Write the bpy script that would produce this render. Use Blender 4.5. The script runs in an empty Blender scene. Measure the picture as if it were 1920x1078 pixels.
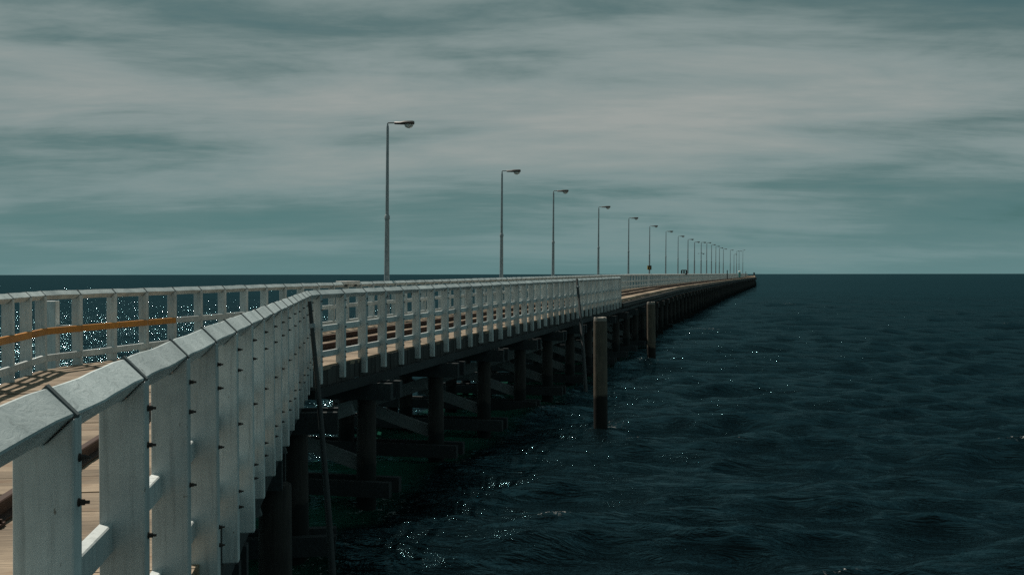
import bpy, math, random
import numpy as np
from mathutils import Vector, Matrix, Euler

random.seed(7)
rng = np.random.default_rng(11)
S = bpy.context.scene
COL = S.collection
R_ = math.radians

# ------------------------------------------------------------------ camera, sky, sun, exposure
CAMZ = 4.2
cd = bpy.data.cameras.new('camera')
cam = bpy.data.objects.new('camera', cd)
COL.objects.link(cam)
cd.sensor_width = 36.0
cd.lens = 37.5
cd.clip_start = 0.05
cd.clip_end = 30000
cam.location = (0, 0, CAMZ)
cam.rotation_euler = (R_(90 - 0.73), 0, 0)
cam.rotation_euler = (cam.rotation_euler.to_matrix() @ Matrix.Rotation(R_(-0.07), 3, 'Z')).to_euler()
S.camera = cam

S.view_settings.view_transform = 'Standard'
S.view_settings.look = 'None'
S.view_settings.gamma = 1.0
S.view_settings.use_curve_mapping = False
S.view_settings.exposure = 0.0
S.cycles.use_denoising = False

SUN_EL, SUN_AZ = R_(58), R_(-50)            # azimuth from +Y (ahead), negative = to the left
sun_dir = Vector((math.sin(SUN_AZ) * math.cos(SUN_EL), math.cos(SUN_AZ) * math.cos(SUN_EL), math.sin(SUN_EL)))
sd = bpy.data.lights.new('sun', 'SUN')
sd.energy = 4.8
sd.angle = R_(0.53)
sd.color = (1.0, 0.90, 0.78)
sun = bpy.data.objects.new('sun', sd)
sun.rotation_euler = (-sun_dir).to_track_quat('-Z', 'Y').to_euler()
COL.objects.link(sun)


class NT:
    """tiny node-tree helper"""
    def __init__(self, tree):
        self.t = tree
        tree.nodes.clear()

    def n(self, kind, **kw):
        nd = self.t.nodes.new(kind)
        for k, v in kw.items():
            if k.startswith('i_'):
                nd.inputs[k[2:].replace('_', ' ')].default_value = v
            else:
                setattr(nd, k, v)
        return nd

    def l(self, a, b):
        self.t.links.new(a, b)

    def math(self, op, a, b=None, clamp=False):
        nd = self.t.nodes.new('ShaderNodeMath')
        nd.operation = op
        nd.use_clamp = clamp
        for i, v in enumerate((a, b)):
            if v is None:
                continue
            if isinstance(v, (int, float)):
                nd.inputs[i].default_value = v
            else:
                self.l(v, nd.inputs[i])
        return nd.outputs[0]

    def ramp(self, fac, stops, interp='LINEAR'):
        nd = self.t.nodes.new('ShaderNodeValToRGB')
        cr = nd.color_ramp
        cr.interpolation = interp
        while len(cr.elements) < len(stops):
            cr.elements.new(0.5)
        for e, (p, c) in zip(cr.elements, stops):
            e.position = p
            e.color = (*c, 1) if len(c) == 3 else c
        self.l(fac, nd.inputs[0])
        return nd.outputs[0]

    def mix(self, fac, a, b, mode='MIX'):
        nd = self.t.nodes.new('ShaderNodeMix')
        nd.data_type = 'RGBA'
        nd.blend_type = mode
        for i, v in ((0, fac), (6, a), (7, b)):
            if isinstance(v, (int, float)):
                nd.inputs[i].default_value = v
            elif isinstance(v, tuple):
                nd.inputs[i].default_value = (*v, 1)
            else:
                self.l(v, nd.inputs[i])
        return nd.outputs[2]

    def noise(self, vec, scale, detail=4, rough=0.55, dist=0.0):
        nd = self.t.nodes.new('ShaderNodeTexNoise')
        nd.inputs['Scale'].default_value = scale
        nd.inputs['Detail'].default_value = detail
        nd.inputs['Roughness'].default_value = rough
        nd.inputs['Distortion'].default_value = dist
        if vec is not None:
            self.l(vec, nd.inputs['Vector'])
        return nd.outputs[0]

    def mapping(self, vec, scale=(1, 1, 1), rot=(0, 0, 0), loc=(0, 0, 0)):
        nd = self.t.nodes.new('ShaderNodeMapping')
        nd.inputs['Scale'].default_value = scale
        nd.inputs['Rotation'].default_value = rot
        nd.inputs['Location'].default_value = loc
        self.l(vec, nd.inputs['Vector'])
        return nd.outputs[0]


GREY = lambda v: (v, v, v)

world = bpy.data.worlds.new('World')
S.world = world
world.use_nodes = True
w = NT(world.node_tree)
tc = w.n('ShaderNodeTexCoord')
sky = w.n('ShaderNodeTexSky', sky_type='NISHITA', sun_disc=False)
sky.sun_elevation = SUN_EL
sky.sun_rotation = SUN_AZ
sky.ozone_density = 1.0
sky.air_density = 1.0
sky.dust_density = 1.5
clear = w.mix(1.0, sky.outputs[0], (0.028, 0.165, 0.158), 'MULTIPLY')
sep = w.n('ShaderNodeSeparateXYZ')
w.l(tc.outputs['Generated'], sep.inputs[0])
zc = w.math('MAXIMUM', sep.outputs[2], 0.0)
den = w.math('ADD', zc, 0.13)
px = w.math('DIVIDE', sep.outputs[0], den)
py = w.math('DIVIDE', sep.outputs[1], den)
comb = w.n('ShaderNodeCombineXYZ')
w.l(px, comb.inputs[0])
w.l(py, comb.inputs[1])
P = comb.outputs[0]
m1 = w.mapping(P, scale=(0.34, 0.50, 1), rot=(0, 0, R_(8)), loc=(2.463, 16.264, 0))
n1 = w.noise(m1, 1.0, 7, 0.52, 0.35)
m2 = w.mapping(P, scale=(0.62, 1.25, 1), rot=(0, 0, R_(-9)), loc=(13.246, 17.747, 0))
n2 = w.noise(m2, 1.3, 9, 0.63, 0.4)
m3 = w.mapping(P, scale=(1.5, 4.6, 1), rot=(0, 0, R_(14)), loc=(1.3, 5.2, 0))
n3 = w.noise(m3, 1.4, 8, 0.62, 0.6)
cl = w.math('ADD', w.math('ADD', w.math('MULTIPLY', n1, 0.62), w.math('MULTIPLY', n2, 0.29)), w.math('MULTIPLY', n3, 0.09))
# thicker cloud part of the way up, thinning towards the horizon haze and overhead
hband = w.ramp(zc, [(0.0, GREY(0.40)), (0.04, GREY(0.41)), (0.10, GREY(0.47)), (0.155, GREY(0.505)), (0.195, GREY(0.475)), (0.238, GREY(0.395)), (0.6, GREY(0.385))])
cl2 = w.math('ADD', cl, w.math('SUBTRACT', hband, 0.42))
mask = w.ramp(cl2, [(0.30, GREY(0.0)), (0.41, GREY(0.58)), (0.55, GREY(1.0))], 'EASE')
ccol = w.ramp(cl2, [(0.38, (0.95, 1.88, 1.98)), (0.48, (1.40, 2.10, 2.08)), (0.555, (2.35, 2.95, 2.92)), (0.64, (3.25, 3.55, 3.4))])
skyc = w.mix(mask, clear, ccol)
haze_f = w.ramp(zc, [(0.0, GREY(0.85)), (0.06, GREY(0.45)), (0.14, GREY(0.0))])
skyc = w.mix(haze_f, skyc, (1.30, 2.45, 2.5))
bg = w.n('ShaderNodeBackground')
bg.inputs['Strength'].default_value = 0.10
w.l(skyc, bg.inputs['Color'])
wo = w.n('ShaderNodeOutputWorld')
w.l(bg.outputs[0], wo.inputs[0])

# ------------------------------------------------------------------ materials
def new_mat(name):
    m = bpy.data.materials.new(name)
    m.use_nodes = True
    t = NT(m.node_tree)
    b = t.n('ShaderNodeBsdfPrincipled')
    o = t.n('ShaderNodeOutputMaterial')
    t.l(b.outputs[0], o.inputs[0])
    return m, t, b


def bump(t, b, h, strength, dist):
    bn = t.n('ShaderNodeBump')
    bn.inputs['Strength'].default_value = strength
    bn.inputs['Distance'].default_value = dist
    t.l(h, bn.inputs['Height'])
    t.l(bn.outputs[0], b.inputs['Normal'])


def world_pos(t):
    return t.n('ShaderNodeNewGeometry').outputs['Position']


def rand_shade(t, lo, hi):
    oi = t.n('ShaderNodeObjectInfo')
    mr = t.n('ShaderNodeMapRange')
    mr.inputs['To Min'].default_value = lo
    mr.inputs['To Max'].default_value = hi
    t.l(oi.outputs['Random'], mr.inputs['Value'])
    cb = t.n('ShaderNodeCombineColor')
    for i in range(3):
        t.l(mr.outputs[0], cb.inputs[i])
    return cb.outputs[0]


def paint(name, col, dirt, rough=0.55, wear=(0.16, 0.15, 0.13)):
    m, t, b = new_mat(name)
    p = world_pos(t)
    n1 = t.noise(p, 2.3, 6, 0.65)
    n2 = t.noise(t.mapping(p, scale=(9, 9, 3.0)), 3.0, 5, 0.7)
    spots = t.noise(p, 16.0, 4, 0.6)
    streak = t.noise(t.mapping(p, scale=(16, 16, 0.9)), 2.2, 5, 0.65)
    chips = t.noise(t.mapping(p, scale=(1, 1, 0.45)), 34.0, 4, 0.55)
    c = t.mix(t.ramp(n1, [(0.35, GREY(0)), (0.68, GREY(1))]), col, dirt)
    c = t.mix(t.ramp(n2, [(0.50, GREY(0)), (0.80, GREY(0.6))]), c, dirt)
    c = t.mix(t.ramp(streak, [(0.50, GREY(0)), (0.72, GREY(0.55))]), c, tuple(v * 0.55 for v in dirt))
    c = t.mix(t.ramp(spots, [(0.70, GREY(0)), (0.76, GREY(0.9))]), c, wear)
    c = t.mix(t.ramp(chips, [(0.70, GREY(0)), (0.73, GREY(0.85))]), c, wear)
    c = t.mix(1.0, c, rand_shade(t, 0.80, 1.08), 'MULTIPLY')
    t.l(c, b.inputs['Base Color'])
    b.inputs['Roughness'].default_value = rough
    bump(t, b, n2, 0.35, 0.004)
    return m


M = {}
M['white'] = paint('weathered_white_paint', (0.62, 0.675, 0.67), (0.42, 0.47, 0.475))
M['orange'] = paint('faded_orange_paint', (0.56, 0.23, 0.02), (0.38, 0.145, 0.016))
M['bright'] = paint('bright_white_board', (0.80, 0.78, 0.74), (0.70, 0.68, 0.64))

# cap rails carry drawn out grain and hairline cracks
m, t, b = new_mat('weathered_cap_paint')
tcn = t.n('ShaderNodeTexCoord')
g = t.noise(t.mapping(tcn.outputs['Object'], scale=(9, 9, 30), rot=(0, 0, R_(8))), 1.4, 6, 0.65, 1.2)
p = world_pos(t)
big = t.noise(p, 3.2, 5, 0.6)
sp = t.noise(p, 21, 3, 0.6)
c = t.mix(t.ramp(big, [(0.32, GREY(0)), (0.70, GREY(1))]), (0.52, 0.60, 0.61), (0.31, 0.375, 0.385))
c = t.mix(t.ramp(g, [(0.52, GREY(0)), (0.72, GREY(0.6))]), c, (0.19, 0.22, 0.225))
c = t.mix(t.ramp(sp, [(0.70, GREY(0)), (0.76, GREY(0.8))]), c, (0.10, 0.10, 0.10))
c = t.mix(1.0, c, rand_shade(t, 0.88, 1.1), 'MULTIPLY')
t.l(c, b.inputs['Base Color'])
b.inputs['Roughness'].default_value = 0.5
bump(t, b, g, 0.4, 0.006)
M['cap'] = m


def timber(name, ca, cb_, grain=(1, 1, 1), rough=0.8, lo=0.68, hi=1.15, scale=6.0, cracks=False):
    m, t, b = new_mat(name)
    tcn = t.n('ShaderNodeTexCoord')
    gv = t.mapping(tcn.outputs['Object'], scale=grain)
    n1 = t.noise(gv, scale, 6, 0.7, 0.4)
    n2 = t.noise(world_pos(t), 1.7, 5, 0.6)
    n3 = t.noise(world_pos(t), 14, 3, 0.6)
    c = t.mix(t.ramp(n1, [(0.32, GREY(0)), (0.68, GREY(1))]), ca, cb_)
    c = t.mix(t.ramp(n2, [(0.40, GREY(0)), (0.75, GREY(0.5))]), c, tuple(v * 0.5 for v in cb_))
    c = t.mix(t.ramp(n3, [(0.70, GREY(0)), (0.77, GREY(0.75))]), c, (0.03, 0.025, 0.02))
    if cracks:
        oi = t.n('ShaderNodeObjectInfo')
        ov = t.n('ShaderNodeVectorMath', operation='ADD')
        sc_ = t.n('ShaderNodeVectorMath', operation='SCALE')
        t.l(oi.outputs['Location'], sc_.inputs[0])
        sc_.inputs['Scale'].default_value = 7.3
        t.l(tcn.outputs['Object'], ov.inputs[0])
        t.l(sc_.outputs[0], ov.inputs[1])
        fine = t.noise(t.mapping(ov.outputs[0], scale=(1.1, 34, 9)), 2.6, 5, 0.7, 0.6)
        c = t.mix(t.ramp(fine, [(0.52, GREY(0)), (0.66, GREY(0.8))]), c, (0.085, 0.066, 0.052))
        stain = t.noise(t.mapping(ov.outputs[0], scale=(1.0, 2.2, 1)), 1.5, 4, 0.6)
        c = t.mix(t.ramp(stain, [(0.56, GREY(0)), (0.72, GREY(0.6))]), c, (0.17, 0.095, 0.05))
    c = t.mix(1.0, c, rand_shade(t, lo, hi), 'MULTIPLY')
    t.l(c, b.inputs['Base Color'])
    b.inputs['Roughness'].default_value = rough
    b.inputs['Specular IOR Level'].default_value = 0.25
    bump(t, b, n1, 0.6, 0.004)
    return m


M['plank'] = timber('sun_bleached_planks', (0.385, 0.31, 0.225), (0.17, 0.135, 0.098), grain=(0.5, 9, 9), scale=4.0, cracks=True)
M['edge'] = timber('pale_kerb_timber', (0.46, 0.36, 0.27), (0.30, 0.23, 0.17), grain=(9, 0.6, 9), scale=4.0)
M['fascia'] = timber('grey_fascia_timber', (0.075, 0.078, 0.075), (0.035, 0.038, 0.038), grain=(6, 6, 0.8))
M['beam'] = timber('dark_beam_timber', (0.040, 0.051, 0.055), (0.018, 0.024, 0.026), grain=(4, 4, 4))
M['brace'] = timber('grey_brace_timber', (0.25, 0.275, 0.275), (0.14, 0.16, 0.165), grain=(3, 3, 3))


def pile_mat(name, dry_a, dry_b, wet, z0, wob):
    m, t, b = new_mat(name)
    p = world_pos(t)
    n1 = t.noise(t.mapping(p, scale=(6, 6, 0.7)), 3.0, 6, 0.7)
    n2 = t.noise(p, 2.2, 4, 0.6)
    s = t.n('ShaderNodeSeparateXYZ')
    t.l(p, s.inputs[0])
    hh = t.math('ADD', s.outputs[2], t.math('MULTIPLY', t.math('SUBTRACT', n2, 0.5), wob))
    f = t.math('MULTIPLY', t.math('SUBTRACT', hh, z0), 9.0, clamp=True)
    c = t.mix(t.ramp(n1, [(0.33, GREY(0)), (0.68, GREY(1))]), dry_a, dry_b)
    c = t.mix(t.ramp(n2, [(0.45, GREY(0)), (0.7, GREY(0.5))]), c, tuple(v * 0.55 for v in dry_b))
    c = t.mix(f, wet, c)
    t.l(c, b.inputs['Base Color'])
    b.inputs['Roughness'].default_value = 0.75
    b.inputs['Specular IOR Level'].default_value = 0.25
    bump(t, b, n1, 0.8, 0.015)
    return m


M['pile'] = pile_mat('weathered_pile_timber', (0.045, 0.042, 0.038), (0.02, 0.02, 0.019), (0.006, 0.010, 0.010), 0.75, 1.1)
M['mooring'] = pile_mat('mooring_pile_timber', (0.135, 0.113, 0.085), (0.066, 0.060, 0.049), (0.010, 0.010, 0.009), 0.72, 0.55)
M['piletop'] = timber('pale_pile_head', (0.30, 0.29, 0.26), (0.2, 0.19, 0.17))


def metal(name, col, rough=0.45, metallic=0.0, spec=0.5):
    m, t, b = new_mat(name)
    n1 = t.noise(world_pos(t), 7.0, 5, 0.65)
    c = t.mix(t.ramp(n1, [(0.35, GREY(0)), (0.75, GREY(1))]), col, tuple(v * 0.6 for v in col))
    t.l(c, b.inputs['Base Color'])
    b.inputs['Roughness'].default_value = rough
    b.inputs['Metallic'].default_value = metallic
    b.inputs['Specular IOR Level'].default_value = spec
    return m


M['strap'] = metal('painted_strap', (0.07, 0.09, 0.095), 0.5)
M['bolt'] = metal('rusted_bolt', (0.035, 0.026, 0.022), 0.7)
M['galv'] = metal('galvanised_steel', (0.30, 0.35, 0.37), 0.5, 0.15)
M['lampbody'] = metal('dark_lamp_body', (0.035, 0.042, 0.045), 0.4)
M['pipe'] = metal('slate_grey_pipe', (0.022, 0.031, 0.034), 0.55)
M['black'] = metal('black_paint', (0.012, 0.012, 0.013), 0.6)
M['yellow'] = metal('yellow_sign_paint', (0.55, 0.33, 0.02), 0.5)
M['teal'] = metal('teal_cabinet_paint', (0.08, 0.33, 0.33), 0.5)
M['bird'] = metal('dark_plumage', (0.03, 0.03, 0.032), 0.8)

m, t, b = new_mat('rusty_rail_steel')
n1 = t.noise(world_pos(t), 6.0, 6, 0.7)
c = t.mix(t.ramp(n1, [(0.3, GREY(0)), (0.7, GREY(1))]), (0.052, 0.021, 0.012), (0.02, 0.011, 0.008))
t.l(c, b.inputs['Base Color'])
b.inputs['Roughness'].default_value = 0.65
b.inputs['Specular IOR Level'].default_value = 0.3
M['rust'] = m

m, t, b = new_mat('lamp_bowl_glass')
b.inputs['Base Color'].default_value = (0.60, 0.65, 0.64, 1)
b.inputs['Roughness'].default_value = 0.25
b.inputs['Transmission Weight'].default_value = 0.3
b.inputs['Subsurface Weight'].default_value = 0.5
b.inputs['Subsurface Radius'].default_value = (0.2, 0.2, 0.2)
b.inputs['IOR'].default_value = 1.3
M['bowl'] = m

# sea water: dark body colour, smooth reflective skin, ripples finer than the mesh as bump
m, t, b = new_mat('sea_water')
p = world_pos(t)
at = t.n('ShaderNodeAttribute', attribute_name='green_glow')
cr = t.n('ShaderNodeAttribute', attribute_name='crest')
rp0 = t.noise(t.mapping(p, scale=(0.30, 1.0, 1), rot=(0, 0, R_(-8))), 0.55, 4, 0.55, 0.8)
rp1 = t.noise(t.mapping(p, scale=(0.32, 1.0, 1), rot=(0, 0, R_(-12))), 2.0, 5, 0.62, 0.9)
rp2 = t.noise(t.mapping(p, scale=(0.6, 1.0, 1), rot=(0, 0, R_(-18))), 7.0, 4, 0.6, 0.5)
def ridge(n):
    return t.math('SUBTRACT', 1.0, t.math('ABSOLUTE', t.math('MULTIPLY', t.math('SUBTRACT', n, 0.5), 2.6)))


rp1, rp2 = ridge(rp1), ridge(rp2)
gust = t.noise(t.mapping(p, scale=(0.02, 0.05, 1)), 1.0, 3, 0.5)
h = t.math('ADD', t.math('MULTIPLY', rp0, 1.15), t.math('ADD', t.math('MULTIPLY', rp1, 0.38), t.math('MULTIPLY', rp2, 0.035)))
body = t.mix(at.outputs['Fac'], (0.0014, 0.0032, 0.0040), (0.017, 0.115, 0.078))  # the green stands in for light scattered up through the water under the deck
fn = t.noise(p, 7.5, 7, 0.72, 0.8)
foam = t.math('MULTIPLY', cr.outputs['Fac'], t.ramp(fn, [(0.58, GREY(0)), (0.66, GREY(1))]))
body = t.mix(foam, body, (0.62, 0.64, 0.64))
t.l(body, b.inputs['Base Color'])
b.inputs['Specular IOR Level'].default_value = 0.0
b.inputs['Roughness'].default_value = 0.8
bn = t.n('ShaderNodeBump')
bn.inputs['Strength'].default_value = 0.9
bn.inputs['Distance'].default_value = 0.21
t.l(h, bn.inputs['Height'])
t.l(t.math('ADD', 0.45, t.math('MULTIPLY', gust, 0.9)), bn.inputs['Strength'])
gl = t.n('ShaderNodeBsdfGlossy')
gl.inputs['Color'].default_value = (0.45, 0.87, 1.0, 1)
gl.inputs['Roughness'].default_value = 0.09
t.l(bn.outputs[0], gl.inputs['Normal'])
fr = t.n('ShaderNodeFresnel')
fr.inputs['IOR'].default_value = 1.33
t.l(bn.outputs[0], fr.inputs['Normal'])
fg = t.math('MAXIMUM', t.math('SUBTRACT', fr.outputs[0], 0.031), 0.0)
mxs = t.n('ShaderNodeMixShader')
t.l(t.math('MULTIPLY', t.math('DIVIDE', t.math('MULTIPLY', fg, 9.5), t.math('ADD', 1.0, t.math('MULTIPLY', fg, 55.0))), t.math('SUBTRACT', 1.0, foam), clamp=True), mxs.inputs[0])
t.l(b.outputs[0], mxs.inputs[1])
t.l(gl.outputs[0], mxs.inputs[2])
for nd in t.t.nodes:
    if nd.type == 'OUTPUT_MATERIAL':
        t.l(mxs.outputs[0], nd.inputs[0])
M['sea'] = m


# ------------------------------------------------------------------ mesh helpers
class MB:
    def __init__(self):
        self.v, self.f, self.m = [], [], []

    def hexa(self, c, mi=0):
        """eight corners: bottom loop then top loop, both counter-clockwise from above"""
        o = len(self.v)
        self.v += [tuple(x) for x in c]
        for q in ((3, 2, 1, 0), (4, 5, 6, 7), (0, 1, 5, 4), (1, 2, 6, 5), (2, 3, 7, 6), (3, 0, 4, 7)):
            self.f.append(tuple(o + i for i in q))
            self.m.append(mi)
        return self

    def box(self, x0, x1, y0, y1, z0, z1, mi=0):
        return self.hexa([(x0, y0, z0), (x1, y0, z0), (x1, y1, z0), (x0, y1, z0),
                          (x0, y0, z1), (x1, y0, z1), (x1, y1, z1), (x0, y1, z1)], mi)

    def beam(self, a, b_, wid, hei, up=(0, 0, 1), mi=0):
        a, b_ = Vector(a), Vector(b_)
        d = (b_ - a).normalized()
        s = d.cross(Vector(up)).normalized()
        u = s.cross(d)
        s *= wid / 2
        u *= hei / 2
        return self.hexa([a - s - u, a + s - u, b_ + s - u, b_ - s - u, a - s + u, a + s + u, b_ + s + u, b_ - s + u], mi)

    def rings(self, rings, closed=True, cap=True, mi=0):
        o = len(self.v)
        k = len(rings[0])
        for r in rings:
            self.v += [tuple(x) for x in r]
        for i in range(len(rings) - 1):
            for j in range(k if closed else k - 1):
                a, b_ = o + i * k + j, o + i * k + (j + 1) % k
                self.f.append((a, b_, b_ + k, a + k))
                self.m.append(mi)
        if cap:
            self.f.append(tuple(o + j for j in reversed(range(k))))
            self.f.append(tuple(o + (len(rings) - 1) * k + j for j in range(k)))
            self.m += [mi, mi]
        return self

    def tube(self, pts, rads, seg=10, mi=0, jit=0.0):
        rs = []
        for i, (p, r) in enumerate(zip(pts, rads)):
            p = Vector(p)
            a = Vector(pts[max(i - 1, 0)])
            c = Vector(pts[min(i + 1, len(pts) - 1)])
            d = (c - a).normalized()
            s = d.cross(Vector((0, 1, 0)) if abs(d.y) < 0.9 else Vector((1, 0, 0))).normalized()
            u = d.cross(s)
            rs.append([p + (s * math.cos(q) + u * math.sin(q)) * r * (1 + random.uniform(-jit, jit))
                       for q in (2 * math.pi * j / seg for j in range(seg))])
        return self.rings(rs, mi=mi)

    def mesh(self, name, mats, smooth=False):
        me = bpy.data.meshes.new(name)
        me.from_pydata(self.v, [], self.f)
        for mm in (mats if isinstance(mats, (list, tuple)) else [mats]):
            me.materials.append(mm)
        if any(self.m):
            me.polygons.foreach_set('material_index', self.m)
        if smooth:
            me.polygons.foreach_set('use_smooth', [True] * len(self.f))
            me.set_sharp_from_angle(angle=R_(40))
        me.update()
        return me


def link(name, me, parent=None, loc=(0, 0, 0), rot=None):
    o = bpy.data.objects.new(name, me)
    o.location = loc
    if rot is not None:
        o.rotation_euler = rot
    if parent is not None:
        o.parent = parent
    COL.objects.link(o)
    return o


def thing(name, label, cat, loc=(0, 0, 0), rot=(0, 0, 0), group=None):
    o = bpy.data.objects.new(name, None)
    o.empty_display_size = 0.2
    o.location = loc
    o.rotation_euler = rot
    COL.objects.link(o)
    return tag(o, label, cat, group)


def tag(o, label, cat, group=None):
    o['label'] = label
    o['category'] = cat
    if group:
        o['group'] = group
    return o


def bevel(o, wdt=0.006, seg=2):
    md = o.modifiers.new('bevel', 'BEVEL')
    md.width = wdt
    md.segments = seg
    md.limit_method = 'ANGLE'
    md.harden_normals = False


# ------------------------------------------------------------------ the jetty's course (x over y), metres
RP = np.array([(-3, -0.42), (2.9, -1.265), (17, -3.26), (52.6, 5.31), (93, 14.6), (180, 36.0), (364, 83.0), (620, 141.2)])
LP = np.array([(-3, -4.55), (13, -6.74), (17, -7.5), (52.6, 0.95), (93, 10.3), (180, 31.7), (364, 78.7), (620, 136.9)])
DP = np.array([(-3, 1.595), (2.9, 1.567), (6, 1.547), (17, 1.52), (52.6, 1.40), (93, 1.28), (620, 1.24)])
JEND = 612.0


def Xr(y): return float(np.interp(y, RP[:, 0], RP[:, 1]))
def Xl(y): return float(np.interp(y, LP[:, 0], LP[:, 1]))
def DZ(y): return CAMZ - float(np.interp(y, DP[:, 0], DP[:, 1]))
def off(y): return float(np.interp(y, [0, 13, 17, 22, 30], [-0.62, -0.55, 0.0, 0.80, 1.0]))


def P_r(y, u=0.0, z=0.0):
    """point beside the right edge; u metres outward"""
    e = 0.05
    d = Vector((Xr(y + e) - Xr(y - e), 2 * e, 0)).normalized()
    return Vector((Xr(y), y, DZ(y) + z)) + Vector((d.y, -d.x, 0)) * u


def P_l(y, u=0.0, z=0.0):
    """point beside the left edge; u metres outward (left)"""
    e = 0.05
    d = Vector((Xl(y + e) - Xl(y - e), 2 * e, 0)).normalized()
    return Vector((Xl(y), y, DZ(y) + z)) + Vector((-d.y, d.x, 0)) * u


TRI_YS = [7.7, 11.7, 15.6, 19.7, 23.85] + [23.85 + 4.02 * i for i in range(1, 160)]

# ------------------------------------------------------------------ sea
def build_sea():
    rs = [0.4]
    while rs[-1] < 9500:
        r = rs[-1]
        if r < 10: d = 0.8
        elif r < 40: d = 0.06 + (r - 10) * 0.0055
        elif r < 100: d = 0.225 + (r - 40) * 0.009
        elif r < 300: d = 0.765 + (r - 100) * 0.012
        else: d = r * 0.022
        rs.append(r + d)
    rs = np.array(rs)
    ang = np.concatenate([np.linspace(-math.pi, R_(-34), 46)[:-1], np.linspace(R_(-34), R_(34), 520), np.linspace(R_(34), math.pi, 46)[1:-1]])
    nr, na = len(rs), len(ang)
    A, Rr = np.meshgrid(ang, rs)
    X = Rr * np.sin(A)
    Y = Rr * np.cos(A)
    dr = np.gradient(rs)
    da = np.gradient(ang)
    cell = np.maximum(dr[:, None] * np.ones(na)[None, :], 0.6 * Rr * np.abs(da)[None, :])
    Z = np.zeros_like(X)
    DX = np.zeros_like(X)
    DY = np.zeros_like(X)
    ncomp = 84
    lam = np.exp(rng.uniform(math.log(0.38), math.log(7.5), ncomp))
    th0 = R_(-80)                                           # the sea runs towards the camera
    for L in lam:
        spread = 0.36 if L > 2.5 else 0.52
        th = th0 + rng.normal(0, spread)
        k = 2 * math.pi / L
        slope = 0.029 if L < 1.0 else (0.052 if L < 2.8 else 0.038)
        a = slope / k
        ph = rng.uniform(0, 2 * math.pi)
        wgt = np.clip((L / cell - 2.2) / 2.5, 0, 1)
        q = k * (X * math.cos(th) + Y * math.sin(th)) + ph
        Z += wgt * a * np.cos(q)
        DX -= wgt * a * 0.9 * math.cos(th) * np.sin(q)
        DY -= wgt * a * 0.9 * math.sin(th) * np.sin(q)
    zc_ = np.percentile(Z[(Rr > 14) & (Rr < 60) & (np.abs(A) < 0.55)], 99.45)
    crest = np.clip((Z - zc_) / 0.05, 0, 1)
    # broken white water where the chop slaps the outer piles
    for ty in TRI_YS[:12]:
        q = P_r(ty, -0.10)
        for px_, py_ in ((q.x, q.y), (q.x - 2.1, q.y + 0.4)):
            dd = np.hypot(X - px_ - 0.15, (Y - py_ + 0.12) * 0.8)
            crest = np.maximum(crest, 0.9 * np.exp(-(dd / 0.52) ** 2))
    for px_, py_ in ((2.46, 29.6), (6.5, 49.7)):
        crest = np.maximum(crest, 0.75 * np.exp(-(np.hypot(X - px_ - 0.1, Y - py_ + 0.1) / 0.42) ** 2))
    X2, Y2 = X + DX, Y + DY
    # green glow of sunlit water under the deck, painted into the body colour
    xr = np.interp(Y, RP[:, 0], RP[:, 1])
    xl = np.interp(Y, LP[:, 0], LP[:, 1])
    glow = np.clip((xr + 0.6 - X) / 1.6, 0, 1) * np.clip((X - xl - 0.8) / 1.6, 0, 1) * np.clip((Y - 8) / 4, 0, 1) * np.clip((70 - Y) / 30, 0, 1)
    co = np.stack([X2, Y2, Z], -1).reshape(-1, 3)
    co = np.vstack([co, [[0, 0, 0]]])
    ii, jj = np.meshgrid(np.arange(nr - 1), np.arange(na), indexing='ij')
    a = ii * na + jj
    b2 = ii * na + (jj + 1) % na
    quads = np.stack([a, a + na, b2 + na, b2], -1).reshape(-1, 4)
    quads = quads[:, ::-1]
    tris = np.stack([np.full(na, nr * na), (np.arange(na) + 1) % na, np.arange(na)], -1)[:, ::-1]
    me = bpy.data.meshes.new('sea')
    me.vertices.add(len(co))
    me.vertices.foreach_set('co', co.ravel())
    nl = quads.size + tris.size
    me.loops.add(nl)
    me.loops.foreach_set('vertex_index', np.concatenate([quads.ravel(), tris.ravel()]).astype(np.int32))
    npoly = len(quads) + len(tris)
    me.polygons.add(npoly)
    st = np.concatenate([np.arange(len(quads)) * 4, quads.size + np.arange(len(tris)) * 3]).astype(np.int32)
    me.polygons.foreach_set('loop_start', st)
    me.update(calc_edges=True)
    me.polygons.foreach_set('use_smooth', np.ones(npoly, dtype=bool))
    for nm, arr in (('green_glow', glow), ('crest', crest)):
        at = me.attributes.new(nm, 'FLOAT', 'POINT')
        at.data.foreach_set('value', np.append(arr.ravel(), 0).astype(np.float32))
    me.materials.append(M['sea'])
    me.validate()
    # normals must look up
    if me.polygons[len(me.polygons) // 2].normal.z < 0:
        me.flip_normals()
    o = link('sea', me)
    o['kind'] = 'structure'


build_sea()

# ------------------------------------------------------------------ jetty: deck, edges, trestles
jetty = thing('jetty', 'long timber jetty on dark piles running out over the sea to the horizon', 'jetty', (Xr(17) - 2.1, 17, DZ(17)))
J0 = Vector(jetty.location)


def rel(vs, o=J0):
    return [tuple(Vector(v) - o) for v in vs]


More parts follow.
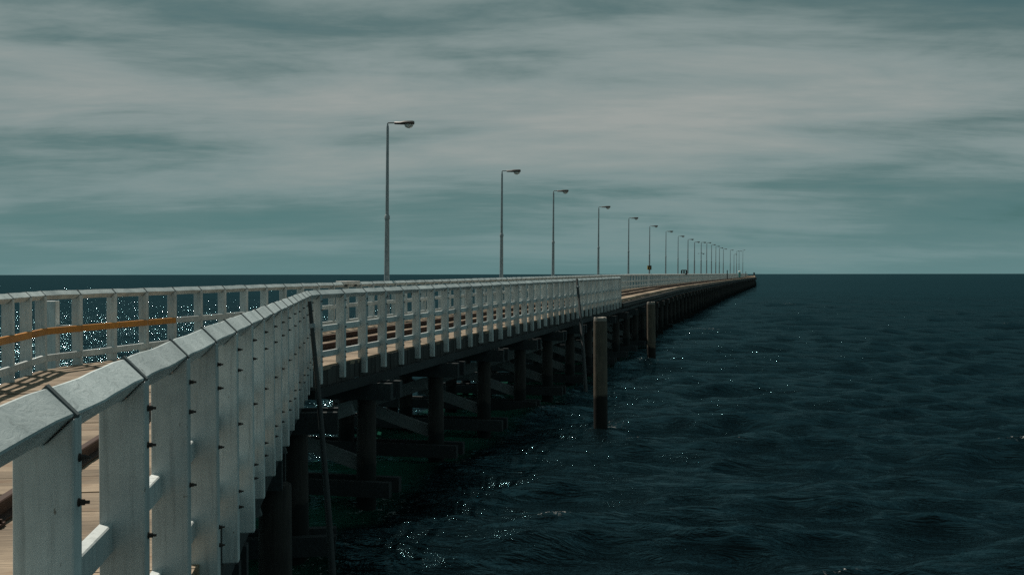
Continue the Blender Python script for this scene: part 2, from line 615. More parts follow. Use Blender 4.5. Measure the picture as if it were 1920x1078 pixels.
PW = 0.30
y = -1.0
n_pl = 0
stuff = MB()
while y < JEND:
    far = n_pl >= 300
    wv = PW if not far else 0.6
    gap = 0.007
    y0, y1 = y + gap, y + wv
    jz = random.uniform(-0.004, 0.004)
    jx = random.uniform(-0.02, 0.02)
    a, b_ = P_r(y0, -0.03 + jx), P_r(y1, -0.03 + jx)
    c_, d_ = P_l(y1 + off(y1), -0.0 + jx), P_l(y0 + off(y0), -0.0 + jx)
    cen = (a + b_ + c_ + d_) / 4
    if not far:
        xd = (a - d_).normalized()
        ang = math.atan2(xd.y, xd.x)
        Mi = Matrix.Rotation(-ang, 3, 'Z')
        tw = random.uniform(-0.003, 0.003)
        top = [Mi @ (q - cen) for q in (d_, a, b_, c_)]
        top = [Vector((q.x, q.y, q.z + s * tw)) for q, s in zip(top, (-1, -1, 1, 1))]
        mb = MB().hexa([q - Vector((0, 0, 0.075)) for q in top] + top)
        o = link('plank', mb.mesh('plank', M['plank']), jetty, cen - J0 + Vector((0, 0, jz)), (0, 0, ang))
    else:
        top = [q - J0 + Vector((0, 0, jz)) for q in (d_, a, b_, c_)]
        stuff.hexa([q - Vector((0, 0, 0.075)) for q in top] + top)
    n_pl += 1
    y += wv
o = link('far_planks', stuff.mesh('far_planks', M['plank']), jetty)
o['kind'] = 'stuff'

# kerb timbers, fascia boards and outer edge beams
fas_mesh = MB().box(-0.03, 0.03, -0.094, 0.094, -0.30, 0.0).mesh('fascia_board', M['fascia'])


def run_pieces(name, mat, side, ya, yb, step, u, wid, z, hei, mat_list=None, far_from=1e9, bev=None):
    """timbers laid end to end along one edge, one object each; beyond far_from they join into one"""
    P = P_r if side > 0 else P_l
    yy = ya
    far = MB()
    while yy < yb - 0.05:
        st = step if yy < far_from else step * 2
        ye = min(yy + st, yb)
        if ya < 17 < yb and yy < 17 < ye:
            ye = 17.0
        a, c_ = P(yy + 0.004, u, z), P(ye - 0.004, u, z)
        if yy < far_from:
            cen = (a + c_) / 2
            d = c_ - a
            ang = math.atan2(d.y, d.x) - math.pi / 2
            L = d.length
            jj = random.uniform(-0.006, 0.006)
            mb = MB().box(-wid / 2, wid / 2, -L / 2, L / 2, -hei, 0)
            o = link(name, mb.mesh(name, mat), jetty, cen - J0 + Vector((jj, 0, jj)), (math.asin(d.z / L), 0, ang))
            if bev:
                bevel(o, bev)
        else:
            far.beam(a - J0 - Vector((0, 0, hei / 2)), c_ - J0 - Vector((0, 0, hei / 2)), wid, hei)
        yy = ye
    if far.v:
        o = link('far_' + name, far.mesh('far_' + name, mat), jetty)
        o['kind'] = 'stuff'


run_pieces('kerb', M['edge'], 1, 52.8, JEND, 3.9, -0.20, 0.18, 0.13, 0.128, far_from=120, bev=0.012)
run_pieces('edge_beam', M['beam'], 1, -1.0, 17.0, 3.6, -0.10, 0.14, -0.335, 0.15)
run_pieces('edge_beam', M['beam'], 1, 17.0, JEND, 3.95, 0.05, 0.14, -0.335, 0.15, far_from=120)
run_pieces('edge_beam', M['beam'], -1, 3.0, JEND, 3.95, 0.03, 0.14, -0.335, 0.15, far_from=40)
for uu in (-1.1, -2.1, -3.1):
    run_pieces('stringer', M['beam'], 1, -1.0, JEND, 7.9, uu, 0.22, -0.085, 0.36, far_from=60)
run_pieces('walkway_waler', M['fascia'], 1, 52.9, JEND, 3.95, 0.09, 0.12, -0.05, 0.2, far_from=120)
yy = 6.0
while yy < 62:
    p = P_r(yy, -0.045, -0.035)
    a, c_ = P_r(yy - 0.1), P_r(yy + 0.1)
    ang = math.atan2((c_ - a).y, (c_ - a).x) - math.pi / 2
    link('fascia_board', fas_mesh, jetty, p - J0 + Vector((random.uniform(-0.006, 0.006), 0, random.uniform(-0.01, 0.01))), (0, 0, ang))
    yy += 0.198
far = MB()
yy = 62.0
while yy < JEND - 4:
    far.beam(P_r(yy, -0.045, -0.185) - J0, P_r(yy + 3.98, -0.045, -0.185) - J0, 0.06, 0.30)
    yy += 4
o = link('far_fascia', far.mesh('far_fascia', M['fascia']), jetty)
o['kind'] = 'stuff'


def pile_mb(mb, x, y_, z0, z1, r, seg=14, jit=0.025):
    n = 7
    rs = []
    lean = Vector((random.uniform(-0.03, 0.03), random.uniform(-0.03, 0.03), 0))
    base = [1 + random.uniform(-jit, jit) for _ in range(seg)]
    for i in range(n):
        f = i / (n - 1)
        z = z0 + (z1 - z0) * f
        rr = r * (1.06 - 0.10 * f)
        rs.append([Vector((x + rr * base[j] * math.cos(2 * math.pi * j / seg) + lean.x * (f - 0.5), y_ + rr * base[j] * math.sin(2 * math.pi * j / seg) + lean.y * (f - 0.5), z)) for j in range(seg)])
    return mb.rings(rs)


far_tr = MB()
for i, ty in enumerate(TRI_YS):
    if ty > JEND - 3:
        break
    c0 = P_r(ty, 0)
    # cross direction of the bent: square to the jetty there
    e = 1.0
    d = Vector((Xr(ty + e) - Xr(ty - e), 2 * e, 0)).normalized()
    inn = Vector((-d.y, d.x, 0))
    ang = math.atan2(-inn.y, -inn.x)                    # local +x points outward
    dz = DZ(ty)
    hz = dz - 0.47                                     # top of the header beams
    ux = [-0.10, -2.25, -4.15]
    org = Vector((c0.x, c0.y, 0))
    near = ty < 62
    medium = ty < 130
    if near:
        tr = bpy.data.objects.new('trestle', None)
        tr.parent = jetty
        tr.location = org - J0
        tr.rotation_euler = (0, 0, ang)
        COL.objects.link(tr)
        for k, x in enumerate(ux):
            link('pile', pile_mb(MB(), x, 0, -2.2, hz - 0.30, 0.185).mesh('pile', M['pile'], True), tr)
        for sy in (-0.25, 0.25):
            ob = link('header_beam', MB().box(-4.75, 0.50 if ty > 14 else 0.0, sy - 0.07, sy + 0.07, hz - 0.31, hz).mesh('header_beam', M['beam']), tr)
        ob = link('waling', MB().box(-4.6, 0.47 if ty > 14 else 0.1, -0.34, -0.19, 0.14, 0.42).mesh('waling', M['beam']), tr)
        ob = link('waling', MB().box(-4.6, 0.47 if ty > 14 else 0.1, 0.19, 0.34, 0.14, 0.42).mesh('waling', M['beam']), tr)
        link('brace', MB().beam((-4.0, -0.275, 0.55), (-0.25, -0.275, hz - 0.45), 0.10, 0.26, up=(0, 0, 1)).mesh('brace', M['brace']), tr)
        link('brace', MB().beam((-4.0, 0.275, hz - 0.42), (-0.05, 0.275, 0.55), 0.10, 0.26, up=(0, 0, 1)).mesh('brace', M['brace']), tr)
    else:
        mb = far_tr if not medium else MB()
        rot = Matrix.Rotation(ang, 3, 'Z')
        tmp = MB()
        for x in ux:
            pile_mb(tmp, x, 0, -1.0, hz - 0.30, 0.185, seg=8)
        tmp.box(-4.75, 0.5, -0.32, 0.32, hz - 0.31, hz)
        tmp.box(-4.6, 0.45, -0.3, -0.2, 0.14, 0.40)
        tmp.beam((-4.0, -0.26, 0.55), (-0.1, -0.26, hz - 0.45), 0.1, 0.26)
        tmp.beam((-4.0, 0.26, hz - 0.45), (-0.1, 0.26, 0.55), 0.1, 0.26)
        if medium:
            link('trestle', tmp.mesh('trestle', M['pile'], True), jetty, org - J0, (0, 0, ang))
        else:
            o0 = len(far_tr.v)
            far_tr.v += [tuple(rot @ Vector(v) + org - J0) for v in tmp.v]
            far_tr.f += [tuple(o0 + q for q in f) for f in tmp.f]
            far_tr.m += tmp.m
o = link('far_trestles', far_tr.mesh('far_trestles', M['pile']), jetty)
o['kind'] = 'stuff'
# blunt seaward end of the jetty
pe = P_r(JEND - 1.0, -1.2)
endp = link('end_post', MB().box(0.35, 1.1, -0.4, 0.4, -3.4, 1.9).mesh('end_post', M['beam']), jetty, pe - J0)

# ------------------------------------------------------------------ railway track on the deck
track = thing('railway_track', 'pair of rusty steel rails laid along the planks of the jetty', 'railway track', P_r(17, -2.0))
T0 = Vector(track.location)
prof = [(-0.062, 0.0), (0.062, 0.0), (0.062, 0.012), (0.012, 0.028), (0.010, 0.085), (0.034, 0.095), (0.034, 0.118), (0.026, 0.124),
        (-0.026, 0.124), (-0.034, 0.118), (-0.034, 0.095), (-0.010, 0.085), (-0.012, 0.028), (-0.062, 0.012)]
yl = list(np.arange(-1, 14, 2.5)) + [15, 16, 16.6, 17, 17.4, 18, 19] + list(np.arange(21, 93, 4.0)) + list(np.arange(93, JEND - 2, 14))
for uu in (-1.42, -2.5):
    rings = []
    for y_ in yl:
        c = P_r(y_ + (0.0 if uu > -2 else off(y_) * 0.25), uu, 0.006) - T0
        e = 0.3
        d = P_r(y_ + e) - P_r(y_ - e)
        d.z = 0
        d.normalize()
        s = Vector((d.y, -d.x, 0))
        rings.append([c + s * a + Vector((0, 0, b_)) for a, b_ in prof])
    link('rail', MB().rings(rings).mesh('rail', M['rust']), track)
spk = MB().box(-0.09, 0.09, -0.05, 0.05, 0, 0.02).box(0.062, 0.085, -0.012, 0.012, 0.02, 0.045).box(-0.085, -0.062, -0.012, 0.012, 0.02, 0.045).mesh('spike_plate', M['rust'])
for uu in (-1.42, -2.5):
    yy = 4.0
    while yy < 34:
        d = P_r(yy + 0.2) - P_r(yy - 0.2)
        link('spike_plate', spk, track, P_r(yy, uu, 0.004) - T0, (0, 0, math.atan2(d.y, d.x) - math.pi / 2))
        yy += 0.9

# ------------------------------------------------------------------ railings
RH = 1.26            # ridge of the cap above the deck
HD = 0.075           # half diagonal of the arris cap
PD = 0.080           # half depth of a post
PT = 0.042           # half thickness of a post


def post_mesh(name, bottom):
    """deep plank on edge; local x = outward, y = along, z from the ridge down; its top is notched for the arris cap"""
    c = -HD
    pr = [(-PD, bottom), (PD, bottom), (PD, c - 0.004), (0.0, -2 * HD - 0.004), (-PD, c - 0.004)]
    mb = MB()
    o0 = len(mb.v)
    mb.rings([[(a, -PT, b_) for a, b_ in pr], [(a, PT, b_) for a, b_ in pr]], cap=False)
    k = 5
    for base, rv in ((0, False), (k, True)):
        for f in ((0, 3, 4), (0, 1, 3), (1, 2, 3)):
            q = tuple(base + i for i in f)
            mb.f.append(q if not rv else q[::-1])
            mb.m.append(0)
    me = mb.mesh(name, M['white'])
    return me


def fix_normals(me):
    import bmesh
    bm = bmesh.new()
    bm.from_mesh(me)
    bmesh.ops.recalc_face_normals(bm, faces=bm.faces)
    bm.to_mesh(me)
    bm.free()
    return me


def beveled(me, wdt, seg=2):
    import bmesh
    bm = bmesh.new()
    bm.from_mesh(me)
    bmesh.ops.recalc_face_normals(bm, faces=bm.faces)
    es = [e for e in bm.edges if len(e.link_faces) == 2 and e.calc_face_angle(0) > 0.6]
    bmesh.ops.bevel(bm, geom=es, offset=wdt, segments=seg, affect='EDGES', profile=0.5)
    bm.to_mesh(me)
    bm.free()
    return me


POST = [beveled(post_mesh('post', -1.545 + dzz), 0.007) for dzz in (0.0, 0.015, -0.012, 0.03)]
POST_L = [beveled(post_mesh('post', -1.50 + dzz), 0.007, 1) for dzz in (0.0, 0.02)]
bm_ = MB()
bm_.tube([(0, 0, 0), (0.008, 0, 0)], [0.018, 0.018], 8)
bm_.tube([(0.008, 0, 0), (0.026, 0, 0)], [0.013, 0.013], 6)
bm_.tube([(0.026, 0, 0), (0.043, 0, 0)], [0.0075, 0.0075], 8)
BOLT = bm_.mesh('bolt', M['bolt'])
# strap: narrow band hugging the upper two faces of the arris cap and the outer edge of the post
def strap_mesh():
    h = HD + 0.006
    pts_o = [(-h - 0.004, -HD - 0.012), (-h, -HD), (0, 0.008), (h, -HD), (h - 0.006, -HD - 0.03)]
    pts_i = [(-h + 0.010, -HD - 0.012), (-h + 0.014, -HD), (0, -0.012), (h - 0.014, -HD), (h - 0.014, -HD - 0.03)]
    loop = pts_o + pts_i[::-1]
    mb = MB()
    k = len(pts_o)
    for s in range(k - 1):
        q = [pts_o[s], pts_o[s + 1], pts_i[s + 1], pts_i[s]]
        mb.hexa([(q[3][0], -0.014, q[3][1]), (q[2][0], -0.014, q[2][1]), (q[2][0], 0.014, q[2][1]), (q[3][0], 0.014, q[3][1]),
                 (q[0][0], -0.014, q[0][1]), (q[1][0], -0.014, q[1][1]), (q[1][0], 0.014, q[1][1]), (q[0][0], 0.014, q[0][1])])
    return fix_normals(mb.mesh('strap', M['strap']))


STRAP = strap_mesh()


def cap_mesh(L, amp, n=7):
    """arris cap: a square timber turned on its edge, planed a little out of true; local y along"""
    rs = []
    ph = random.uniform(0, 6.28)
    base = [(0, 0), (HD, -HD), (0, -2 * HD), (-HD, -HD)]
    bv = 0.0055
    for i in range(n):
        f = i / (n - 1)
        yv = (f - 0.5) * L
        wz = amp * (math.sin(f * 5.2 + ph) * 0.6 + random.uniform(-0.4, 0.4)) if 0 < i < n - 1 else random.uniform(-0.3, 0.3) * amp
        wx = amp * (math.cos(f * 4.1 + ph * 1.7) * 0.7 + random.uniform(-0.4, 0.4)) if 0 < i < n - 1 else 0
        ring = []
        for j in range(4):
            p0, p1, p2 = Vector(base[j - 1]), Vector(base[j]), Vector(base[(j + 1) % 4])
            a = p1 + (p0 - p1).normalized() * bv
            b_ = p1 + (p2 - p1).normalized() * bv
            mid = (a + b_) / 2 + (p1 - (a + b_) / 2) * 0.45
            for q in (a, b_):
                ring.append(Vector((q.x + wx, yv, q.y + wz * (0.4 if j == 2 else 1.0))))
        rs.append(ring)
    return fix_normals(MB().rings(rs).mesh('cap_rail', M['cap'], True))


def build_railing(root, ys, side, P, near_lim, bolts_lim, orange_until=-1):
    O = Vector(root.location)
    far = MB()

    def frame(ya, yb):
        a, b_ = P(ya), P(yb)
        d = b_ - a
        return math.atan2(d.y, d.x) - math.pi / 2
    for i, y_ in enumerate(ys):
        isn = y_ < near_lim
        dn = 0.3
        ang = frame(y_ - dn, y_ + dn) + (math.pi if side < 0 else 0)
        rp = P(y_, 0, RH)
        pm = random.choice(POST if side > 0 else POST_L)
        tilt = (random.uniform(-0.006, 0.006), random.uniform(-0.006, 0.006), ang + random.uniform(-0.02, 0.02))
        if isn:
            po = link('post', pm, root, rp - O, tilt)
            sx = 1
            if y_ < bolts_lim:
                for bz in (-0.19, -0.32, -0.645, -1.075, -1.17):
                    bo = link('bolt', BOLT, po, (PD - 0.001, random.uniform(-0.006, 0.006), bz + random.uniform(-0.008, 0.008)))
                    bo.scale = (0.72, 0.66, 0.66)
            link('strap', STRAP, root, rp - O, (0, 0, ang))
        else:
            rot = Matrix.Rotation(ang, 3, 'Z')
            c = [(-PD, -PT, -1.5), (PD, -PT, -1.5), (PD, PT, -1.5), (-PD, PT, -1.5), (-PD, -PT, -HD), (PD, -PT, -HD), (PD, PT, -HD), (-PD, PT, -HD)]
            far.hexa([rot @ Vector(q) + rp - O for q in c])
        if i + 1 < len(ys):
            y2 = ys[i + 1]
            a, b_ = P(y_, 0, RH), P(y2, 0, RH)
            d = b_ - a
            L = d.length
            ang2 = math.atan2(d.y, d.x) - math.pi / 2
            pit = math.asin(d.z / L)
            mid = (a + b_) / 2
            if isn:
                amp = 0.0038 if side > 0 else 0.005
                link('cap_rail', cap_mesh(L - 0.008, amp), root, mid - O, (pit, 0, ang2))
                for nm, zt, zb in (('mid_rail', -0.592, -0.697), ('lower_rail', -1.02, -1.125)):
                    j = random.uniform(-0.004, 0.004)
                    x0, x1 = (-PD - 0.004, -PD + 0.045) if side > 0 else (PD - 0.045, PD + 0.004)
                    if nm == 'mid_rail' and y_ < orange_until:
                        mat = M['orange']
                    else:
                        mat = M['white']
                    me = beveled(MB().box(x0 - j * 0.3, x1, -L / 2 + 0.001, L / 2 - 0.001, zb + j, zt + j).mesh(nm, mat), 0.005, 1)
                    ob = link(nm, me, root, mid - O, (pit, 0, ang2))
                    if mat is M['orange']:
                        ob['label'] = 'middle rail painted orange'
            else:
                rot = Matrix.Rotation(ang2, 3, 'Z')
                o0 = len(far.v)
                tmp = MB()
                tmp.rings([[(0, yv, 0), (HD, yv, -HD), (0, yv, -2 * HD), (-HD, yv, -HD)] for yv in (-L / 2, L / 2)])
                tmp.f = [f[::-1] for f in tmp.f]
                s = -1 if side > 0 else 1
                for zt, zb in ((-0.585, -0.70), (-1.02, -1.125)):
                    xa, xb = sorted((s * (PD + 0.004), s * (PD - 0.045)))
                    tmp.box(xa, xb, -L / 2, L / 2, zb, zt)
                far.v += [tuple(rot @ Vector(v) + mid - O) for v in tmp.v]
                far.f += [tuple(o0 + q for q in f) for f in tmp.f]
                far.m += [0] * len(tmp.f)
    if far.v:
        o = link('far_railing', fix_normals(far.mesh('far_railing', M['white'])), root)
        o['kind'] = 'stuff'


ys_r = [1.94 - 0.957, 1.94] + [2.9 + 0.94 * i for i in range(15)] + [16.95]
ys_r = [q for q in ys_r if q < 16.6] + [16.9]
n_r = 36
ys_r += [17.35 + (52.6 - 17.35) * i / n_r for i in range(n_r + 1)]
rail_r = thing('railing', 'nearer white railing along the open water, bending sharply and ending half way out', 'railing', P_r(17))
build_railing(rail_r, ys_r, 1, P_r, 60, 32)

ys_l = [17.0 - 0.95 * i for i in range(8, 0, -1)] + [16.95]
yq = 17.88
while yq < JEND - 2:
    ys_l.append(yq)
    yq += 0.955 if yq < 90 else 1.9
rail_l = thing('railing', 'long white railing with an orange middle rail, on the far side below the lamp posts', 'railing', P_l(17))
build_railing(rail_l, ys_l, -1, P_l, 88, -1, orange_until=20.2)

# a taller brace post bolted outside the far railing near its bend
po = P_l(17.95, 0.52, RH)
link('outer_post', beveled(MB().box(-0.10, 0.10, -0.05, 0.05, -1.6, -0.19).mesh('outer_post', M['white']), 0.007, 1), rail_l, po - Vector(rail_l.location), (0, 0, R_(-20)))
link('spacer', MB().box(-0.03, 0.40, -0.04, 0.04, -0.72, -0.60).mesh('spacer', M['white']), rail_l, P_l(17.95, 0.10, RH) - Vector(rail_l.location), (0, 0, R_(180 - 13)))

# ------------------------------------------------------------------ lamp posts
def lamp_meshes(hs, thick=1.0):
    """hs: height of the arm above the base; joint between the two shaft sections a bit above the middle"""
    jz = 0.545 * hs
    t_ = thick
    lower = MB().tube([(0, 0, 0), (0, 0, 0.05), (0, 0, jz)], [0.102 * t_, 0.098 * t_, 0.068 * t_], 14).mesh('lower_pole', M['galv'], True)
    col = MB().tube([(0, 0, jz - 0.06), (0, 0, jz - 0.05), (0, 0, jz + 0.04), (0, 0, jz + 0.10)], [0.070 * t_, 0.085 * t_, 0.085 * t_, 0.054 * t_], 14).mesh('collar', M['galv'], True)
    upper = MB().tube([(0, 0, jz + 0.05), (0, 0, hs - 0.16), (0, 0, hs - 0.11), (0, 0, hs - 0.07)], [0.055 * t_, 0.040 * t_, 0.034 * t_, 0.026 * t_], 12).mesh('upper_pole', M['galv'], True)
    arm = MB().tube([(0, 0, hs - 0.12), (0, 0, hs - 0.02), (0.02, 0, hs), (0.08, 0, hs + 0.002), (0.26, 0, hs + 0.004)], [0.022 * t_] * 5, 8).mesh('arm', M['galv'], True)
    hd = MB()
    rs = []
    for x, wy, zb, zt in ((0.20, 0.045, -0.03, 0.03), (0.23, 0.075, -0.045, 0.035), (0.40, 0.10, -0.05, 0.042), (0.50, 0.13, -0.052, 0.07), (0.76, 0.135, -0.052, 0.078), (0.815, 0.12, -0.045, 0.07), (0.83, 0.07, -0.02, 0.045)):
        rs.append([(x, wy * math.cos(q), hs + (zt + zb) / 2 + (zt - zb) / 2 * math.sin(q)) for q in (2 * math.pi * j / 12 for j in range(12))])
    hd.rings(rs)
    head = fix_normals(hd.mesh('lamp_head', M['lampbody'], True))
    bw = MB()
    rs = []
    for k in range(6):
        f = k / 5 * math.pi / 2 * 0.97
        rs.append([(0.655 + 0.14 * math.cos(f) * math.cos(q), 0.125 * math.cos(f) * math.sin(q), hs - 0.045 - 0.115 * math.sin(f)) for q in (2 * math.pi * j / 14 for j in range(14))])
    bw.rings(rs)
    bowl = fix_normals(bw.mesh('bowl', M['bowl'], True))
    return [('lower_pole', lower), ('collar', col), ('upper_pole', upper), ('arm', arm), ('lamp_head', head), ('bowl', bowl)]


# distance along the jetty (m) and arm height above the camera (m)
ords = ['nearest and tallest looking', 'second', 'third', 'fourth', 'fifth', 'sixth', 'seventh', 'eighth', 'ninth', 'tenth', 'eleventh', 'twelfth',
        'thirteenth', 'fourteenth', 'fifteenth', 'sixteenth', 'seventeenth', 'eighteenth', 'nineteenth', 'twentieth', 'last']
LX = [(724, 230), (939.5, 320.5), (1036.5, 358), (1121.5, 388), (1178, 409), (1217.5, 424), (1248, 434), (1271, 443), (1289.4, 449), (1301.8, 454),
      (1314.3, 454.6), (1324.7, 455.3), (1333.8, 459), (1341.8, 462), (1348.5, 465), (1356, 467), (1369, 469), (1376, 477), (1381, 471), (1385.5, 471), (1392.6, 469)]


def solve_y(xpix):
    s = (xpix - 960) / 2000.0
    lo, hi = 15.0, JEND - 4
    for _ in range(60):
        md = (lo + hi) / 2
        if P_l(md, 0.24).x / md < s: lo = md
        else: hi = md
    return (lo + hi) / 2


lamp_pos = []
for i, (xp, yp) in enumerate(LX):
    yl_ = solve_y(xp)
    base = P_l(yl_, 0.24, -0.30)
    arm_z = CAMZ + (513.2 - yp) * yl_ / 2000.0
    hs = arm_z - base.z
    lab = ('grey lamp post behind the far railing, %s of the line counted from the camera' % ords[i])
    if i == 0:
        lab = 'nearest and tallest looking grey lamp post behind the far railing'
    elif i == 5:
        lab = 'sixth grey lamp post, the one carrying the yellow edged sign box'
    elif i == len(LX) - 1:
        lab = 'last and most distant lamp post near the end of the jetty'
    L = thing('lamp_post', lab, 'lamp post', base, (random.uniform(-0.004, 0.004), 0.008, R_(2)), 'lamp posts along the jetty')
    for nm, me in lamp_meshes(hs, 1.0 if i < 8 else 1.4):
        link(nm, me, L)
    lamp_pos.append((base, hs))
    print('lamp', i, round(yl_, 1), round(hs, 2))

# ------------------------------------------------------------------ leaning pipes, mooring piles
def leaning(a, b_, r0, r1, label):
    a, b_ = Vector(a), Vector(b_)
    t = thing('leaning_pipe', label, 'pipe', b_, (0, 0, 0), 'grey pipes leaning on the railing')
    pts = [a.lerp(b_, f) - b_ + Vector((0.03 * math.sin(f * math.pi), 0, 0)) for f in (0, 0.3, 0.6, 1)]
    link('shaft', MB().tube(pts, [r0, r0 + (r1 - r0) * .3, r0 + (r1 - r0) * .6, r1], 12).mesh('shaft', M['pipe'], True), t)
    c = a - b_
    dd = (Vector(pts[1]) - Vector(pts[0])).normalized()
    link('clamp', MB().tube([c + dd * 0.30, c + dd * 0.36], [r0 + 0.018, r0 + 0.018], 12).mesh('clamp', M['galv'], True), t)
    return t


leaning(P_r(14.3, 0.16, 1.16), (-2.28, 13.9, -0.9), 0.027, 0.056, 'grey pipe leaning from the bend of the railing down into the water')
leaning(P_r(40.0, 0.16, 1.24), (2.62, 37.6, -0.3), 0.045, 0.075, 'thin grey pipe leaning on the railing beside the nearer mooring pile')


def mooring(x, y_, z1, r, label, lean):
    t = thing('mooring_pile', label, 'pile', (x, y_, 0), (lean[0], lean[1], 0), 'free standing mooring piles')
    seg = 26
    rs = []
    base = [1 + random.uniform(-0.022, 0.022) for _ in range(seg)]
    for i in range(12):
        f = i / 11
        rr = r * (1.04 - 0.06 * f) * (1 + random.uniform(-0.006, 0.006))
        rs.append([(rr * base[j] * math.cos(2 * math.pi * j / seg), rr * base[j] * math.sin(2 * math.pi * j / seg), -2.5 + (z1 - 0.10 + 2.5) * f) for j in range(seg)])
    link('shaft', MB().rings(rs).mesh('shaft', M['mooring'], True), t)
    rs = [[(rr * math.cos(2 * math.pi * j / 20), rr * math.sin(2 * math.pi * j / 20), z + (random.uniform(-.012, .012) if z == z1 else 0)) for j in range(20)] for rr, z in ((r * .92, z1 - 0.102), (r * .93, z1 - 0.02), (r * .90, z1))]
    link('pile_head', MB().rings(rs).mesh('pile_head', M['piletop'], True), t)


mooring(2.46, 29.6, 2.99, 0.195, 'nearer and thicker brown mooring pile standing free in the water', (0, -0.004))
mooring(6.50, 49.7, 2.88, 0.20, 'farther brown mooring pile with its left side catching the sun', (0, -0.01))

# ------------------------------------------------------------------ small things on the jetty
# flat white board lying on the far cap rail
yb = 29.5
pb = P_l(yb, 0.0, RH - 0.02)
d = P_l(yb + 0.3) - P_l(yb - 0.3)
t = thing('rail_board', 'bright white flat board lying on the far railing beside the nearest lamp post', 'board', pb, (0, 0, math.atan2(d.y, d.x) - math.pi / 2))
link('panel', beveled(MB().box(-0.16, 0.16, -0.48, 0.48, -0.045, 0.045).mesh('panel', M['bright']), 0.006, 1), t)
for q in (-0.35, 0.35):
    link('bracket', MB().box(-0.12, 0.12, q - 0.03, q + 0.03, -0.11, -0.045).mesh('bracket', M['strap']), t)

# two dark plates hung inside the far railing
for k, (yb, lab) in enumerate(((31.9, 'narrow dark tapered plate fixed inside the far railing, the nearer one'), (34.4, 'dark tapered plate fixed inside the far railing, the farther one'))):
    pb = P_l(yb, -0.19, 0.95)
    t = thing('rail_plate', lab, 'plate', pb, (0, 0, R_(-14)), 'dark plates on the far railing')
    mb = MB().hexa([(-.07, -.015, -.17), (.07, -.015, -.17), (.07, .015, -.17), (-.07, .015, -.17), (-.045, -.015, .13), (.04, -.015, .13), (.04, .015, .13), (-.045, .015, .13)])
    link('face', beveled(mb.mesh('face', M['black']), 0.01, 1), t)
    link('hook', MB().box(-.02, .02, -.012, .10, .08, .12).mesh('hook', M['black']), t)

# sign box on the sixth lamp post
b6, h6 = lamp_pos[5]
yl6 = b6.y
z6 = CAMZ + (513.3 - 502) * yl6 / 2000
t = thing('sign_box', 'dark sign box with a yellow edge strapped to the sixth lamp post', 'sign', (b6.x, b6.y - 0.16, z6))
link('panel', beveled(MB().box(-0.15, 0.21, -0.05, 0.05, -0.22, 0.22).mesh('panel', M['black']), 0.02, 1), t)
link('edge_strip', MB().box(-0.22, -0.145, -0.06, 0.04, -0.20, 0.21).mesh('edge_strip', M['yellow']), t)
link('face_mark', MB().box(-0.02, 0.06, -0.056, -0.05, -0.12, 0.06).mesh('face_mark', M['yellow']), t)

# dark frame with two openings standing at the far railing
yf = solve_y(1281)
pf = P_l(yf, 0.12, RH)
t = thing('stand_frame', 'low dark frame with two openings standing at the far railing between lamp posts', 'frame', pf)
w_, hh = 0.33, 0.56
for x in (-w_, 0, w_):
    link('upright', beveled(MB().box(x - 0.10, x + 0.10, -0.06, 0.06, -0.15, hh - 0.08).mesh('upright', M['black']), 0.02, 1), t)
link('top_bar', beveled(MB().box(-w_ - 0.05, w_ + 0.05, -0.07, 0.07, hh - 0.11, hh).mesh('top_bar', M['lampbody']), 0.03, 2), t)
link('foot_bar', MB().box(-w_, w_, -0.05, 0.05, -0.05, 0.04).mesh('foot_bar', M['black']), t)

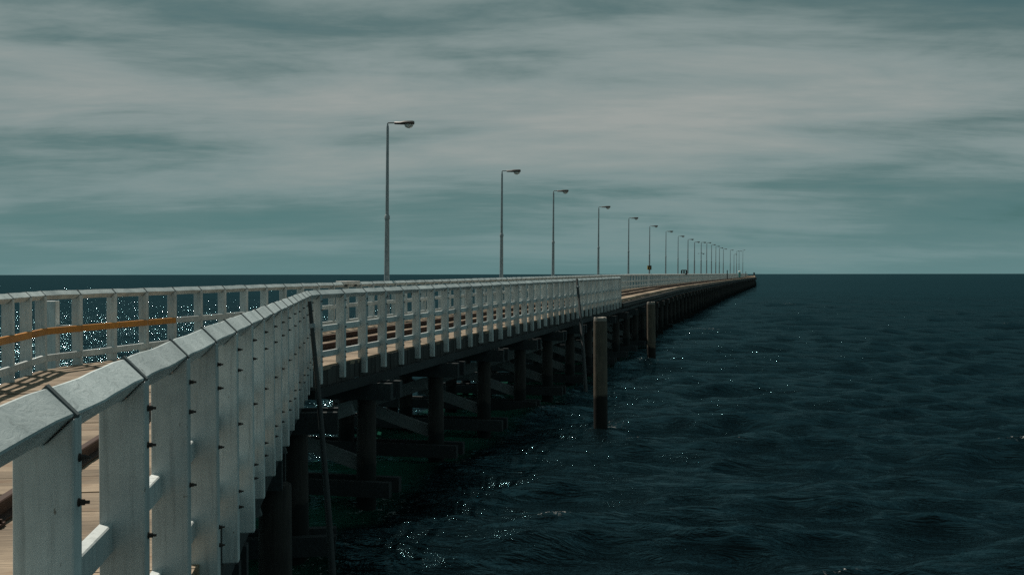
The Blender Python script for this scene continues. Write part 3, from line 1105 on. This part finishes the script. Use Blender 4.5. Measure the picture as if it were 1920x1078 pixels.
# small posts above the railing far out, teal cabinet with white top
for xp, lab in ((1359.5, 'small dark marker post far out on the jetty, left of the teal cabinet'), (1396, 'small dark marker post near the seaward end of the jetty')):
    yp = solve_y(xp)
    t = thing('marker_post', lab, 'post', P_l(yp, -0.3))
    link('shaft', MB().tube([(0, 0, 0), (0, 0, 1.95)], [0.13, 0.12], 8).mesh('shaft', M['lampbody']), t)
    link('cap', MB().tube([(0, 0, 1.95), (0, 0, 2.12)], [0.17, 0.08], 8).mesh('cap', M['lampbody']), t)
yk = solve_y(1383.0)
t = thing('cabinet', 'slim teal cabinet with a white rounded top between two distant lamp posts', 'cabinet', P_l(yk, -0.35))
link('body', MB().box(-0.30, 0.30, -0.3, 0.3, 0, 1.55).mesh('body', M['teal']), t)
link('white_top', beveled(MB().box(-0.30, 0.30, -0.32, 0.32, 1.55, 2.15).mesh('white_top', M['bright']), 0.2, 3), t)

# two gulls in the air beyond the railing
def gull(loc, s, label, bank):
    t = thing('gull', label, 'bird', loc, (0.1, bank, 0.6), 'gulls in flight')
    rs = []
    for x, r in ((-0.24, 0.012), (-0.16, 0.035), (-0.02, 0.062), (0.10, 0.052), (0.17, 0.038), (0.215, 0.034), (0.245, 0.014), (0.29, 0.006)):
        rs.append([(x * s, r * s * math.cos(q), r * s * 0.9 * math.sin(q)) for q in (2 * math.pi * j / 8 for j in range(8))])
    link('body', MB().rings(rs).mesh('body', M['bird'], True), t)
    for sg in (1, -1):
        rs = []
        for yv, zc_, x0, x1, th in ((0.03, 0.02, 0.09, -0.06, 0.018), (0.22, 0.11, 0.11, -0.05, 0.014), (0.42, 0.10, 0.05, -0.06, 0.010), (0.60, 0.05, -0.05, -0.10, 0.005)):
            rs.append([((x0) * s, sg * yv * s, zc_ * s), ((x0 + x1) / 2 * s, sg * yv * s, (zc_ + th) * s), (x1 * s, sg * yv * s, zc_ * s), ((x0 + x1) / 2 * s, sg * yv * s, (zc_ - th) * s)])
        link('wing', fix_normals(MB().rings(rs).mesh('wing', M['bird'])), t)
    link('tail', MB().hexa([(-.22 * s, -.02 * s, -.006), (-.36 * s, -.06 * s, -.006), (-.36 * s, .06 * s, -.006), (-.22 * s, .02 * s, -.006), (-.22 * s, -.02 * s, .006), (-.36 * s, -.06 * s, .004), (-.36 * s, .06 * s, .004), (-.22 * s, .02 * s, .006)]).mesh('tail', M['bird']), t)


gull((358 / 2000 * 150, 150, CAMZ + 37 / 2000 * 150), 0.8, 'dark gull flying between the lamp posts, the larger of two specks', 0.5)
gull((350 / 2000 * 165, 165, CAMZ + 37.5 / 2000 * 165), 0.5, 'smaller distant gull flying left of the other bird', -0.2)
